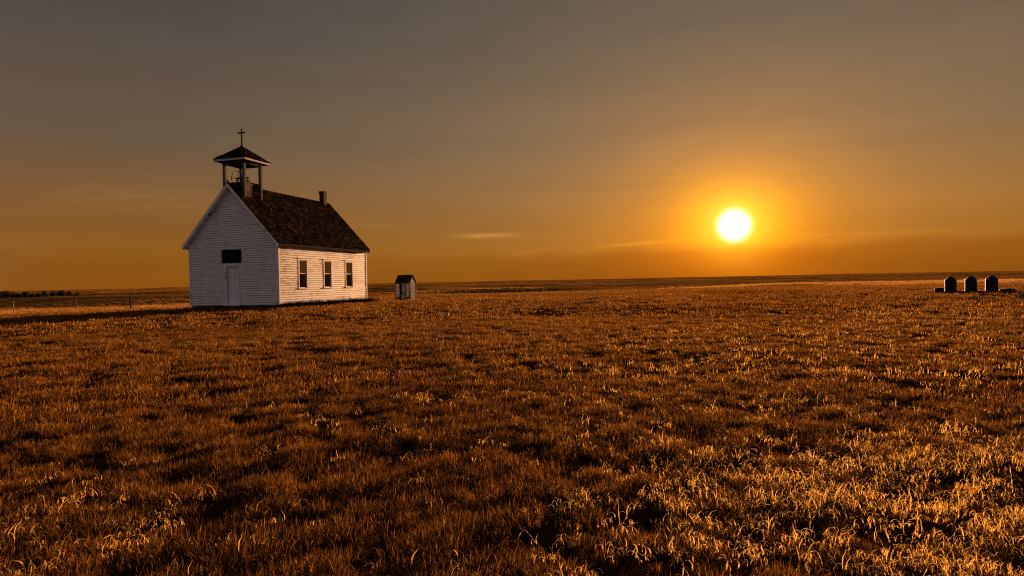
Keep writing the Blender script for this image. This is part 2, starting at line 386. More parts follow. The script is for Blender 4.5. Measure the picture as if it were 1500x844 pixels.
def height(x, y):
    x = np.asarray(x, float); y = np.asarray(y, float)
    r = np.hypot(x, y)+1e-6; az = np.degrees(np.arctan2(x, y))
    right = sstep(-2, 26, az)*(1-sstep(110, 170, az))
    left = 1-sstep(-34, -20, az)
    # the near field lies level, falls away past the church, and the land climbs again to the skyline
    z = -0.75*left*sstep(38, 68, r) - 0.16*(1-left)*(1-right)*sstep(42, 52, r)
    drop = 6.2*(1-right)+2.6*right
    r0 = 56+14*left
    z = z - drop*sstep(r0, 250-40*right, r)
    z = z + (drop+0.9)*sstep(math.log(330), math.log(3800), np.log(r)) 
    # rolling swells
    amp = sstep(58, 140, r)
    z = z + amp*(1.0*fbm(x/95, y/60, 3, 2) + (5.5-3.6*right)*fbm(x/260, y/95, 9, 2)*sstep(120, 320, r))
    z = z + 5.0*fbm(x/1500, y/700, 21, 2)*sstep(500, 1800, r)*(1-0.55*sstep(2500, 5000, r))
    # small relief underfoot
    fade = 1-sstep(30, 90, r)
    z = z + 0.02*fbm(x/7, y/7, 5, 2)*sstep(1.5, 6, r) + 0.010*fbm(x/2.2, y/2.2, 6, 2)*fade
    n2 = 1-sstep(14, 40, r)
    z = z + n2*(0.018*fbm(x/0.45, y/0.45, 31, 2) + 0.022*fbm(x/.19, y/.19, 41, 1))
    return z

# ---------------------------------------------------------------- ground
def build_ground():
    ang = np.concatenate([np.linspace(-58, 58, 560), np.linspace(58, 302, 92)[1:-1]])
    rad = np.concatenate([[0.0], np.geomspace(0.5, 60, 300), np.geomspace(60, 900, 190)[1:], np.geomspace(900, 16000, 60)[1:]])
    A, B = np.meshgrid(np.radians(ang), rad[1:])
    X = B*np.sin(A); Y = B*np.cos(A); Z = height(X, Y)
    nr, na = X.shape
    vs = np.concatenate([[[0, 0, float(height(0, 0))]], np.stack([X, Y, Z], -1).reshape(-1, 3)])
    i = np.arange(nr-1)[:, None]*na; j = np.arange(na)[None, :]; j2 = (j+1) % na
    q = np.stack([1+i+j, 1+i+na+j, 1+i+na+j2, 1+i+j2], -1).reshape(-1, 4)
    jj = np.arange(na); tri = np.stack([np.zeros(na, int), 1+jj, 1+(jj+1) % na], -1)
    me = bpy.data.meshes.new('ground')
    me.vertices.add(len(vs)); me.vertices.foreach_set('co', vs.ravel())
    loops = np.concatenate([tri.ravel(), q.ravel()])
    me.loops.add(len(loops)); me.loops.foreach_set('vertex_index', loops.astype(np.int32))
    npoly = len(tri)+len(q); me.polygons.add(npoly)
    starts = np.concatenate([np.arange(len(tri))*3, len(tri)*3+np.arange(len(q))*4])
    me.polygons.foreach_set('loop_start', starts.astype(np.int32))
    me.update(calc_edges=True); me.validate(); me.shade_smooth()
    bm = bmesh.new(); bm.from_mesh(me); bm.normal_update()
    if sum(f.normal.z for f in list(bm.faces)[:500]) < 0: bmesh.ops.reverse_faces(bm, faces=bm.faces)
    bm.to_mesh(me); bm.free(); me.shade_smooth()
    o = link('ground', me, 'prairie_soil'); o['kind'] = 'structure'
build_ground()

# ---------------------------------------------------------------- church
W, L = 6.31, 9.84; W2, L2 = W/2, L/2
YAW = 0.2815
CH = empty('church', (-15.08, 39.895, 0.0), -YAW)
tag(CH, 'white clapboard prairie church with open belfry, cross and brown shingle roof', 'church')
RIDGE, SLOPE = 7.38, 1.073            # roof surface: z = RIDGE - SLOPE*|x|
VT = 0.17                             # vertical thickness of the roof
def roof_z(x): return RIDGE-SLOPE*abs(x)
EAVE_X = W2+0.20; GAB = 0.31
WALL_TOP = roof_z(W2)-VT

FRAMES = {  # (u along the wall, w outwards, z) -> church coordinates
    'gable': lambda u, w, z: (u, -L2-w, z), 'rear': lambda u, w, z: (u, L2+w, z),
    'sunny': lambda u, w, z: (W2+w, u, z), 'shady': lambda u, w, z: (-W2-w, u, z)}
def piece(mb, fr, u0, u1, w0, w1, z0, z1):
    F = FRAMES[fr]
    return mb.hexa([F(u0, w0, z0), F(u1, w0, z0), F(u1, w1, z0), F(u0, w1, z0), F(u0, w0, z1), F(u1, w0, z1), F(u1, w1, z1), F(u0, w1, z1)])
def make_wall(fr, half, openings, mat, label, exposure=EXPO):
    gable = fr in ('gable', 'rear')
    mb = MB()
    us = sorted({-half, half} | {o[0] for o in openings} | {o[1] for o in openings})
    zs = sorted({FB, WALL_TOP} | {o[2] for o in openings} | {o[3] for o in openings})
    for a, b in zip(us, us[1:]):
        for c, d in zip(zs, zs[1:]):
            if any(o[0] <= a and b <= o[1] and o[2] <= c and d <= o[3] for o in openings): continue
            piece(mb, fr, a, b, -0.11, 0.0, c, d)
    if gable:
        F = FRAMES[fr]
        top = RIDGE-VT-0.02
        mb.prism([F(-W2, 0, WALL_TOP), F(W2, 0, WALL_TOP), F(0, 0, top)], Vector(F(0, -0.11, 0))-Vector(F(0, 0, 0)))
    wall = mb.build('wall', mat, CH); wall['label'] = label
    rnd = random.Random(fr)
    k = 0
    ztop = RIDGE-VT-0.1 if gable else WALL_TOP-0.02
    while True:
        z0 = FB+k*exposure; z1 = min(z0+exposure+0.018, ztop); k += 1
        if z0 > ztop-0.05: break
        def lim(z):
            return half if not gable or z <= WALL_TOP else max(0.0, (RIDGE-VT-z)/SLOPE)-0.005
        lb, lt = lim(z0), lim(z1)
        if lb < 0.06: break
        spans = [(-lb, lb)]
        zc = (z0+z1)/2
        for o in openings:
            if o[2]-0.03 < zc < o[3]+0.03:
                spans = [s for a, b in spans for s in ((a, min(b, o[0]-0.02)), (max(a, o[1]+0.02), b)) if s[1]-s[0] > .03]
        boards = []
        for a, b in spans:
            while b-a > 4.6:
                c = a+rnd.uniform(1.6, 3.6); boards.append((a, c-0.002)); a = c+0.002
            boards.append((a, b))
        for a, b in boards:
            F = FRAMES[fr]
            tl = max(a, -lt) if a == -lb else a
            tr_ = min(b, lt) if b == lb else b
            t0 = 0.026+rnd.uniform(-.003, .004); sag = rnd.uniform(-.004, .004); sag2 = rnd.uniform(-.004, .004)
            m = MB(); m.hexa([F(a, 0.001, z0+sag), F(b, 0.001, z0+sag2), F(b, t0, z0+sag2), F(a, t0, z0+sag),
                              F(tl, 0.001, z1), F(tr_, 0.001, z1), F(tr_, 0.006, z1), F(tl, 0.006, z1)])
            m.build('clapboard', mat, wall)
    return wall
DOOR = (-0.46, 0.36, 0.30, 2.50)
WINS = [(-3.04, -2.28, 1.16, 2.84), (-0.42, 0.36, 1.16, 2.84), (2.16, 2.98, 1.16, 2.84)]
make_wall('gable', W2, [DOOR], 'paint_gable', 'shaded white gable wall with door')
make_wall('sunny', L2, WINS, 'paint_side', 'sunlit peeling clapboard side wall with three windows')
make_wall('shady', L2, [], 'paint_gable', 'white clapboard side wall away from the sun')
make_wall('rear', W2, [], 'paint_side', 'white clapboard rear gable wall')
# corner boards, foundation, floor
for sx in (-1, 1):
    for sy in (-1, 1):
        m = MB(); x = sx*W2; y = sy*L2
        m.box(min(x-sx*.085, x+sx*.034), max(x-sx*.085, x+sx*.034), min(y+sy*.002, y+sy*.036), max(y+sy*.002, y+sy*.036), FB-.01, WALL_TOP)
        m.box(min(x+sx*.002, x+sx*.032), max(x+sx*.002, x+sx*.032), min(y-sy*.085, y+sy*.001), max(y-sy*.085, y+sy*.001), FB-.01, WALL_TOP-.012)
        m.build('corner_board', 'paint_trim', CH)
m = MB(); m.box(-W2+.05, W2-.05, -L2+.05, L2-.05, -0.6, FB-.004); m.build('foundation', 'foundation', CH)
m = MB(); m.box(-W2+.13, W2-.13, -L2+.13, L2-.13, FB, FB+.06); m.build('floor', 'interior', CH)
m = MB(); m.box(-W2+.13, -W2+.16, -L2+.13, L2-.13, FB+.06, WALL_TOP); m.box(-W2+.13, W2-.13, -L2+.13, L2-.13, WALL_TOP-.05, WALL_TOP-.02); m.build('interior_lining', 'interior', CH)
# door
d = MB(); piece(d, 'gable', DOOR[0], DOOR[1], -.12, -.085, DOOR[2], DOOR[3]); door = d.build('door', 'paint_door', CH)
du0, du1, dz0, dz1 = DOOR
for n_, (a, b, c, e) in enumerate([(du0, du0+.11, dz0, dz1), (du1-.11, du1, dz0, dz1), (-.10, 0.0, dz0+.16, dz1-.12), (du0+.11, du1-.11, dz1-.12, dz1), (du0+.11, du1-.11, dz0, dz0+.16), (du0+.11, -.10, 1.0, 1.12), (0.0, du1-.11, 1.0, 1.12)]):
    m = MB(); piece(m, 'gable', a+.001, b-.001, -.084, -.066, c+.001, e-.001); m.build('rail' if b-a > e-c else 'stile', 'paint_door', door)
m = MB(); F = FRAMES['gable']; m.tube([F(du1-.06, -.066, 1.12), F(du1-.06, -.015, 1.12)], .012); m.tube([F(du1-.06, -.02, 1.12), F(du1-.06, -.005, 1.12), F(du1-.06, .02, 1.12), F(du1-.06, .028, 1.12)], [.02, .032, .026, .008], 8); m.build('door_knob', 'iron', door, smooth=True)
m = MB(); piece(m, 'gable', du0-.11, du0, -.12, .042, FB-.01, dz1+.0); m.build('door_casing', 'paint_trim', CH)
m = MB(); piece(m, 'gable', du1, du1+.11, -.12, .042, FB-.01, dz1+.0); m.build('door_casing', 'paint_trim', CH)
m = MB(); piece(m, 'gable', du0-.13, du1+.13, -.12, .048, dz1, dz1+.12); m.build('door_casing', 'paint_trim', CH)
m = MB(); piece(m, 'gable', du0-.16, du1+.16, -.12, .16, FB-.02, FB+.05); m.build('threshold', 'paint_trim', CH)
# windows
def make_window(o):
    u0, u1, z0, z1 = o; zm = (z0+z1)/2+.02
    m = MB()
    for a, b, c, e in ((u0-.085, u0, z0-.03, z1), (u1, u1+.085, z0-.03, z1)): piece(m, 'sunny', a, b, -.1, .028, c, e)
    piece(m, 'sunny', u0-.085, u1+.085, -.1, .029, z1, z1+.10)
    w = m.build('window', 'paint_window', CH)
    m = MB(); piece(m, 'sunny', u0-.13, u1+.13, -.01, .055, z1+.10, z1+.135); m.build('drip_cap', 'paint_window', w)
    m = MB(); piece(m, 'sunny', u0-.12, u1+.12, -.1, .06, z0-.08, z0-.03); m.build('sill', 'paint_window', w)
    for lo, hi, dep, nm in ((zm-.02, z1, -.022, 'upper'), (z0-.03, zm+.02, -.060, 'lower')):
        m = MB(); t = .045
        piece(m, 'sunny', u0+.001, u0+t, dep, dep+.035, lo, hi); piece(m, 'sunny', u1-t, u1-.001, dep, dep+.035, lo, hi)
        piece(m, 'sunny', u0+t, u1-t, dep+.001, dep+.034, lo, lo+t); piece(m, 'sunny', u0+t, u1-t, dep+.001, dep+.034, hi-t, hi)
        m.build('sash', 'paint_window', w)
        m = MB(); F_ = FRAMES['sunny']; m.add([F_(u0+t-.004, dep+.018, lo+t-.004), F_(u1-t+.004, dep+.018, lo+t-.004), F_(u1-t+.004, dep+.018, hi-t+.004), F_(u0+t-.004, dep+.018, hi-t+.004)], [(0, 1, 2, 3)]); m.build('pane', 'glass', w, recalc=False)
    m = MB(); piece(m, 'sunny', u0+.047, u1-.047, -.0095, -.0075, zm+.03, z1-.05); m.build('roller_shade', 'shade_cloth', w)
    return w
for o in WINS: make_window(o)

# roof
def shingle_field(mb, org, ud, vd, nd, widths, vmax, expo, thick=.022, wmin=.10, wmax=.22, rnd=random, jit=.012, umax=None):
    """courses of separate shingles on a plane; widths(v) gives the u range"""
    v = 0.0; org = Vector(org); ud = Vector(ud).normalized(); vd = Vector(vd).normalized(); nd = Vector(nd).normalized()
    while v < vmax-0.02:
        va = v; vb = min(v+expo*1.6, vmax)
        a, b = widths(va); a2, b2 = widths(vb); u = a
        while u < b-.01:
            w = min(rnd.uniform(wmin, wmax), b-u)
            if b-(u+w) < wmin*.6: w = b-u
            j = rnd.uniform(-jit, jit); th = thick*rnd.uniform(.7, 1.35)
            x0, x1 = u+.004, u+w-.004
            y0, y1 = min(max(x0, a2), b2), max(min(x1, b2), a2)
            if y1 <= y0: y0 = y1 = (a2+b2)/2 if a2+b2 else 0; y0 -= .001; y1 += .001
            P = lambda uu, vv, n: org+ud*uu+vd*vv+nd*n
            mb.hexa([P(x0, va+j, .004), P(x1, va+j, .004), P(y1, vb, .002), P(y0, vb, .002), P(x0, va+j, th+.012), P(x1, va+j, th+.012), P(y1, vb, .006), P(y0, vb, .006)])
            u += w
        v += expo
SL = math.sqrt(1+SLOPE**2); NRM = (SLOPE/SL, 0, 1/SL)
YF, YB = -L2-GAB, L2+.28
for sx, lab in ((1, 'sunward slope of dark brown shingles'), (-1, 'far slope of dark brown shingles')):
    m = MB(); ez = roof_z(EAVE_X)
    m.prism([(sx*EAVE_X, YF, ez), (sx*.001, YF, RIDGE), (sx*.001, YF, RIDGE-VT), (sx*EAVE_X, YF, ez-VT+.06)], (0, YB-YF, 0))
    deck = m.build('roof', 'deck', CH); deck['label'] = lab
    m = MB(); slope_len = EAVE_X*SL
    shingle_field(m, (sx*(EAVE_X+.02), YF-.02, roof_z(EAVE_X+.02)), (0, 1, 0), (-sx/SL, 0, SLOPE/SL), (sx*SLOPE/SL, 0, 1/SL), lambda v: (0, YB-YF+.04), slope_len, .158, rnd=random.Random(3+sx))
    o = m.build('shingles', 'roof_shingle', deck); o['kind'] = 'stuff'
    # rake boards front and rear, eave fascia
    for yy in (YF-.032, YB+.004):
        m = MB(); m.prism([(sx*(EAVE_X), yy, ez-.005), (sx*.0015, yy, RIDGE-.005), (sx*.0015, yy, RIDGE-VT-.05), (sx*EAVE_X, yy, ez-VT-.03)], (0, .028, 0)); m.build('rake_board', 'paint_trim', deck)
    m = MB(); m.box(min(sx*(EAVE_X-.03), sx*(EAVE_X-.005)), max(sx*(EAVE_X-.03), sx*(EAVE_X-.005)), YF+.002, YB-.002, ez-VT-.02, ez-VT+.10); m.build('fascia', 'dark_board', deck)
    m = MB(); m.box(min(sx*(W2+.03), sx*(EAVE_X-.032)), max(sx*(W2+.03), sx*(EAVE_X-.032)), YF+.005, YB-.005, ez-VT, ez-VT+.02); m.build('soffit', 'paint_trim', deck)
    for ya, yb_ in ((YF+.001, -L2-.03), (L2+.03, YB-.001)):
        m = MB(); m.prism([(sx*(EAVE_X-.04), ya, roof_z(EAVE_X-.04)-VT+.04), (sx*.003, ya, RIDGE-VT-.012), (sx*.003, ya, RIDGE-VT-.035), (sx*(EAVE_X-.04), ya, roof_z(EAVE_X-.04)-VT-.02)], (0, yb_-ya, 0)); m.build('soffit', 'paint_trim', deck)
m = MB(); rr = random.Random(5); y = YF-.02
while y < YB:
    y2 = min(y+.42, YB+.02)
    for sx in (-1, 1):
        m.hexa([(0, y, RIDGE+.025), (sx*.13, y, RIDGE-.13*SLOPE+.03), (sx*.13, y2, RIDGE-.13*SLOPE+.03), (0, y2, RIDGE+.025),
                (0, y, RIDGE+.055), (sx*.14, y, RIDGE-.13*SLOPE+.052), (sx*.14, y2, RIDGE-.13*SLOPE+.045), (0, y2, RIDGE+.04)])
    y += .40
m.build('ridge_cap', 'roof_shingle', CH)
# chimney
ccx, ccy, ch = 0.03, 4.36, 0.186
m = MB(); m.box(ccx-ch+.012, ccx+ch-.012, ccy-ch+.012, ccy+ch-.012, 6.5, 8.16); chim = m.build('chimney', 'mortar', CH)
m = MB(); zz = 6.55; k = 0; bl, bh = .205, .066
while zz < 8.14:
    e = ch+(.03 if zz > 7.98 else 0)
    for side in range(4):
        off = -e+(.0 if k % 2 else -.10); u = off
        while u < e-.01:
            a, b = max(u, -e), min(u+bl, e)
            if b-a > .02:
                p = [(a+.005, e-.07), (b-.005, e-.07), (b-.005, e), (a+.005, e)]
                c_, s_ = math.cos(side*math.pi/2), math.sin(side*math.pi/2)
                q = [(ccx+x*c_-y_*s_, ccy+x*s_+y_*c_) for x, y_ in p]
                m.hexa([(x, y_, zz) for x, y_ in q]+[(x, y_, zz+bh-.011) for x, y_ in q])
            u += bl
    zz += bh; k += 1
o = m.build('bricks', 'brick', chim); o['kind'] = 'stuff'
m = MB(); m.box(ccx-ch-.02, ccx+ch+.02, ccy-ch-.02, ccy+ch+.02, 8.15, 8.20); m.build('chimney_cap', 'mortar', chim, bevel=.015)

# belfry
BX, BY, BH = 0.0, -3.93, 0.70         # posts stand at +-BH
m = MB(); m.box(-BH+.06, BH-.06, BY-BH+.06, BY+BH-.06, 6.3, 7.22); bel = m.build('belfry', 'dark_board', CH)
for sx in (-1, 1):
    for sy in (-1, 1):
        zb = roof_z(BH)-.1 if sx else 6.5
        m = MB(); m.box(sx*BH-.077, sx*BH+.077, BY+sy*BH-.077, BY+sy*BH+.077, zb, 8.60); m.build('post', 'post_bare', bel, bevel=.008)
for s in (-1, 1):      # beams under the roof
    m = MB(); m.box(-BH-.10, BH+.10, BY+s*(BH)-.085, BY+s*BH+.085, 8.60, 8.74); m.build('beam', 'post_bare', bel)
    m = MB(); m.box(s*BH-.083, s*BH+.083, BY-BH+.087, BY+BH-.087, 8.60, 8.738); m.build('beam', 'post_bare', bel)
# half-height panels between the posts: dark boards to the gable, shingles on the sides
for s in (-1, 1):
    m = MB(); m.box(-BH+.076, BH-.076, BY+s*(BH-.02)-.03, BY+s*(BH-.02)+.03, 6.4, 7.50); m.build('panel', 'dark_board', bel)
    pan = MB(); pan.prism([(s*(BH-.02), BY-BH+.076, 6.4), (s*(BH-.02), BY+BH-.076, 6.4), (s*(BH-.02), BY+BH-.076, 7.52), (s*(BH-.02), BY-.1, 7.50), (s*(BH-.02), BY-BH+.30, 7.60), (s*(BH-.02), BY-BH+.076, 7.78)], (-s*.05, 0, 0))
    pan.build('panel', 'dark_board', bel)
    m = MB()
    shingle_field(m, (s*(BH-.015), BY-BH+.078, 6.50), (0, 1, 0), (0, 0, 1), (s, 0, 0), lambda v: (0, 2*BH-.156), 1.03, .17, .02, .11, .2, random.Random(9+s))
    o = m.build('shingles', 'belfry_shingle', bel); o['kind'] = 'stuff'
RH, ZE, ZA = 1.08, 8.88, 9.80
m = MB(); m.box(-RH, RH, BY-RH, BY+RH, 8.74, 8.76); m.build('soffit', 'deck', bel)
m = MB()
for s in (-1, 1):
    m.box(-RH-.03, RH+.03, BY+s*(RH+.015)-.015, BY+s*(RH+.015)+.015, 8.735, 8.885)
    m.box(s*(RH+.0145)-.015, s*(RH+.0145)+.015, BY-RH+.001, BY+RH-.001, 8.736, 8.884)
m.build('fascia', 'trim_grey', bel)
RB = RH+.06
m = MB(); m.add([(-RB, BY-RB, ZE), (RB, BY-RB, ZE), (RB, BY+RB, ZE), (-RB, BY+RB, ZE), (0, BY, ZA-.01), (-RB, BY-RB, ZE-.02), (RB, BY-RB, ZE-.02), (RB, BY+RB, ZE-.02), (-RB, BY+RB, ZE-.02)],
      [(0, 1, 4), (1, 2, 4), (2, 3, 4), (3, 0, 4), (8, 7, 6, 5), (0, 5, 6, 1), (1, 6, 7, 2), (2, 7, 8, 3), (3, 8, 5, 0)])
m.build('belfry_roof', 'deck', bel)
hh = ZA-ZE; sl_ = math.hypot(RB, hh)
m = MB(); rr = random.Random(21)
for ux, uy in ((1, 0), (0, 1), (-1, 0), (0, -1)):
    ox, oy = uy, -ux           # outward normal in plan
    org = Vector((ox*RB-ux*RB, BY+oy*RB-uy*RB, ZE)); vd = Vector((-ox*RB, -oy*RB, hh)); nd = Vector((ox*hh, oy*hh, RB))
    shingle_field(m, org, (ux, uy, 0), vd, nd, lambda v: (RB*v/sl_, 2*RB-RB*v/sl_), sl_-.02, .14, .018, .10, .2, rr)
o = m.build('shingles', 'roof_shingle', bel); o['kind'] = 'stuff'
m = MB(); m.box(-.04, .04, BY-.04, BY+.04, ZA-.12, 10.84); m.box(-.27, .27, BY-.034, BY+.034, 10.56, 10.64); m.tube([(0, BY, ZA-.06), (0, BY, ZA+.05)], .09, 8); m.build('cross', 'post_wood', bel, bevel=.006)

# bell on its iron stand inside the belfry
bell = empty('church_bell', CH.matrix_basis @ Vector((0, BY, 7.22)), -YAW)
tag(bell, 'dark iron bell with spoked rope wheel inside the open belfry', 'bell')
prof = [(.0, .60), (.07, .60), (.12, .57), (.15, .48), (.18, .36), (.22, .25), (.28, .17), (.34, .12), (.31, .12), (.25, .17), (.0, .5)]
m = MB(); n = 20; vs = []; fs = []
for r_, z_ in prof: vs += [(r_*math.cos(2*math.pi*k/n)+.05, r_*math.sin(2*math.pi*k/n), z_) for k in range(n)]
for i in range(len(prof)-1):
    for k in range(n): fs.append((i*n+k, i*n+(k+1) % n, (i+1)*n+(k+1) % n, (i+1)*n+k))
m.add(vs, fs); m.build('bell_body', 'iron', bell, smooth=True)
m = MB(); m.beam((-.46, 0, .64), (.46, 0, .64), .07, .09); m.build('yoke', 'iron', bell)
for s in (-1, 1):
    m = MB(); m.beam((s*.42, -.26, 0), (s*.42, 0, .66), .05); m.beam((s*.42, .26, 0), (s*.42, 0, .66), .05); m.beam((s*.42, -.3, .03), (s*.42, .3, .03), .05); m.build('stand', 'iron', bell)
m = MB(); cz = .66; rw = .42
m.tube([(-.34+.10*math.sin(a), rw*math.cos(a)*1.0-.12, cz+rw*math.sin(a)) for a in [2*math.pi*k/28 for k in range(29)]], .022, 6, False)
for k in range(6):
    a = k*math.pi/3+.3; m.tube([(-.34, -.12, cz), (-.34+.10*math.sin(a), rw*math.cos(a)-.12, cz+rw*math.sin(a))], .014, 5)
m.build('wheel', 'iron', bell)

# sign over the door
sg = empty('sign', CH.matrix_basis @ Vector((-.065, -L2-.03, 2.74)), -YAW)
tag(sg, 'small black board sign with faded lettering above the church door', 'sign')
m = MB(); m.box(-.655, .655, -.045, -.002, 0, .72); m.build('board', 'sign_black', sg, bevel=.006)
m = MB()
for a, b, c, e in ((-.67, .67, .70, .745), (-.67, .67, -.025, .02), (-.67, -.63, .02, .70), (.63, .67, .02, .70)): m.box(a, b, -.055, -.001, c, e)
m.build('frame', 'sign_black', sg)
m = MB(); rr = random.Random(2)
for x, z, w, h in ((-.38, .50, .09, .12), (-.22, .53, .05, .10), (-.08, .52, .07, .11), (.10, .50, .05, .10), (.36, .50, .12, .10), (-.44, .37, .06, .05), (-.28, .16, .14, .05), (.03, .22, .10, .13), (.38, .19, .12, .05), (.20, .36, .04, .04)):
    for q in range(4):       # flaking remains of painted letters, no longer readable
        xx = x+rr.uniform(-.5, .5)*w; z_ = z+rr.uniform(-.5, .5)*h; ww = rr.uniform(.008, .03); hh_ = rr.uniform(.012, .05); t = -.0458-.0004*q
        m.box(xx-ww, xx+ww, t, -.0452, z_-hh_, z_+hh_)
m.build('lettering', 'sign_mark', sg)

# ---------------------------------------------------------------- outhouse
def gz(x, y): return float(height(x, y))
ox, oy = -9.14, 51.2
OH = empty('outhouse', (ox, oy, gz(ox, oy)+.04), -YAW)
tag(OH, 'small weathered grey outhouse with pitched roof standing beyond the church', 'outhouse')
A2, B2, HW = .68, .56, 1.52
rr = random.Random(4)
def plank(x0, x1, y0, y1, z0, z1, mat='grey_board', parent=OH, name='plank'):
    m = MB(); m.box(x0, x1, y0, y1, z0, z1); return m.build(name, mat, parent)
m = MB(); m.box(-A2+.03, A2-.03, -B2+.03, B2-.03, -.2, .08); m.build('floor', 'dark_grey_board', OH)
for sx in (-1, 1):
    for sy in (-1, 1):
        plank(sx*A2-.035, sx*A2+.035, sy*B2-.035, sy*B2+.035, -.1, HW, 'dark_grey_board', name='corner_post')
fw = [(-.645, -.52), (-.518, -.40), (-.397, -.29), (.28, .40), (.403, .52), (.523, .645)]
for a, b in fw:
    plank(a, b, -B2-.02, -B2+.005, .28+rr.uniform(-.01, .01), HW, 'grey_board')
    plank(a, b, -B2-.016, -B2+.004, .0, .275, 'dark_grey_board')
dr = empty('door', (0, 0, 0)); dr.parent = OH
for k in range(4):
    a = -.15+k*.102; plank(a, a+.098, -B2+.03, -B2+.05, .62 if k != 1 else .70, HW-.1, 'grey_board' if k in (1, 2) else 'brown_board', dr)
    plank(a, a+.098, -B2+.034, -B2+.052, .12, .42, 'grey_board' if k != 2 else 'dark_grey_board', dr)
plank(-.15, .258, -B2+.016, -B2+.029, .42, .62, 'dark_grey_board', dr, 'rail')
plank(.235, .285, -B2-.03, -B2+.05, .0, HW, 'dark_grey_board', name='jamb'); plank(-.30, -.25, -B2-.03, -B2+.05, .0, HW, 'dark_grey_board', name='jamb')
for k in range(8):
    z0 = .02+k*.186
    plank(A2-.005, A2+.022, -B2+.04, B2-.04, z0, z0+.18, 'brown_board')
    plank(-A2-.022, -A2+.005, -B2+.04, B2-.04, z0, z0+.18)
plank(A2+.022, A2+.042, -B2+.06, B2-.06, .80, .85, 'grey_board', name='rail'); plank(A2+.022, A2+.042, -B2+.06, B2-.06, .44, .48, 'grey_board', name='rail'); plank(A2+.022, A2+.042, -B2+.06, -B2+.11, .0, .80, name='batten')
for k in range(9):
    a = -A2+.04+k*.143; plank(a, a+.138, B2-.005, B2+.02, .0, HW)
RZ = HW+.62
for s in (-1, 1):    # gable triangles; the one toward the sun has a round vent
    m = MB(); m.prism([(s*A2, -B2, HW), (s*A2, B2, HW), (s*A2, 0, RZ-.06)], (-s*.03, 0, 0)); m.build('gable', 'grey_board', OH)
m = MB(); m.tube([(A2-.01, 0, HW+.24), (A2+.008, 0, HW+.24)], .085, 14); m.build('vent', 'interior', OH)
for s in (-1, 1):
    m = MB(); ey = B2+.07; k = (RZ-HW)/B2
    m.prism([(-A2-.025, 0, RZ), (-A2-.025, s*ey, RZ-k*ey), (-A2-.025, s*ey, RZ-k*ey-.04), (-A2-.025, 0, RZ-.05)], (2*A2+.05, 0, 0)); rf = m.build('roof', 'deck', OH)
    m = MB(); sl2 = math.hypot(1, k)
    shingle_field(m, (-A2-.035, s*(ey+.01), RZ-k*(ey+.01)), (1, 0, 0), (0, -s/sl2, k/sl2), (0, s*k/sl2, 1/sl2), lambda v: (0, 2*A2+.07), ey*sl2, .14, .018, .09, .16, random.Random(31+s))
    o = m.build('shingles', 'roof_shingle', rf); o['kind'] = 'stuff'

# ---------------------------------------------------------------- memorial stones
sdir = Vector((.862, -.507, 0)); srot = math.atan2(sdir.y, sdir.x)
s0 = Vector((27.85, 37.77, 0))
def stone_spot(k): return s0+sdir*(1.02*k)
pc = stone_spot(1)
pl = MB(); pl.box(-1.36, 1.37, -.20, .20, -.35, .09)
o = pl.build('plinth', 'rough_stone', None, bevel=.02); o.location = (pc.x, pc.y, gz(pc.x, pc.y)+.02); o.rotation_euler.z = srot
tag(o, 'long low dark plinth carrying the three arched memorial stones', 'plinth')
pz = o.location.z+.09
LAB = ['arched black memorial stone beside the short low block', 'middle of the three arched black memorial stones', 'arched black memorial stone next to the long sloping block']
for k in range(3):
    c = stone_spot(k); m = MB(); hw = .305
    pts = [(-hw, 0), (hw, 0), (hw, .70), (hw-.012, .725), (.20, .815), (.12, .885), (.05, .925), (-.05, .925), (-.12, .885), (-.20, .815), (-hw+.012, .725), (-hw, .70)]
    m.prism([(x, -.06, z) for x, z in pts], (0, .12, 0))
    root = empty('memorial_stone', (c.x, c.y, pz), srot); m.build('tablet', 'granite', root, bevel=.012)
    m = MB(); m.box(-hw-.015, hw+.015, -.10, .10, -.003, .05); m.build('base', 'granite', root, bevel=.01)
    root.rotation_euler = (R((.5, -.4, .3)[k]), R((-.5, .35, .8)[k]), srot+R((1.2, -.8, .6)[k])); root.scale = ((1, .985, 1.02)[k], 1, (.985, 1, 1.015)[k])
    tag(root, LAB[k], 'memorial stone', 'memorial stones on the plinth')
def low_block(a, b, h0, h1, label, dy=0):
    c = stone_spot(1)+sdir*((a+b)/2)+Vector((-sdir.y, sdir.x, 0))*dy; w = (b-a)/2
    m = MB(); pts = [(-w, -.3), (w, -.3), (w, h1), (w*.2, max(h0, h1)+.015), (-w, h0)]
    m.prism([(x, -.17, z) for x, z in pts], (0, .34, 0)); o = m.build('stone_block', 'rough_stone', None, bevel=.03)
    o.location = (c.x, c.y, gz(c.x, c.y)); o.rotation_euler.z = srot; tag(o, label, 'stone block')
low_block(-1.86, -1.38, .31, .32, 'short low stone block at the church end of the plinth')
low_block(1.39, 2.14, .20, .24, 'long low rough block with sloping top past the third memorial stone')
low_block(2.62, 2.86, .12, .20, 'small broken stone block in the grass past the memorial')

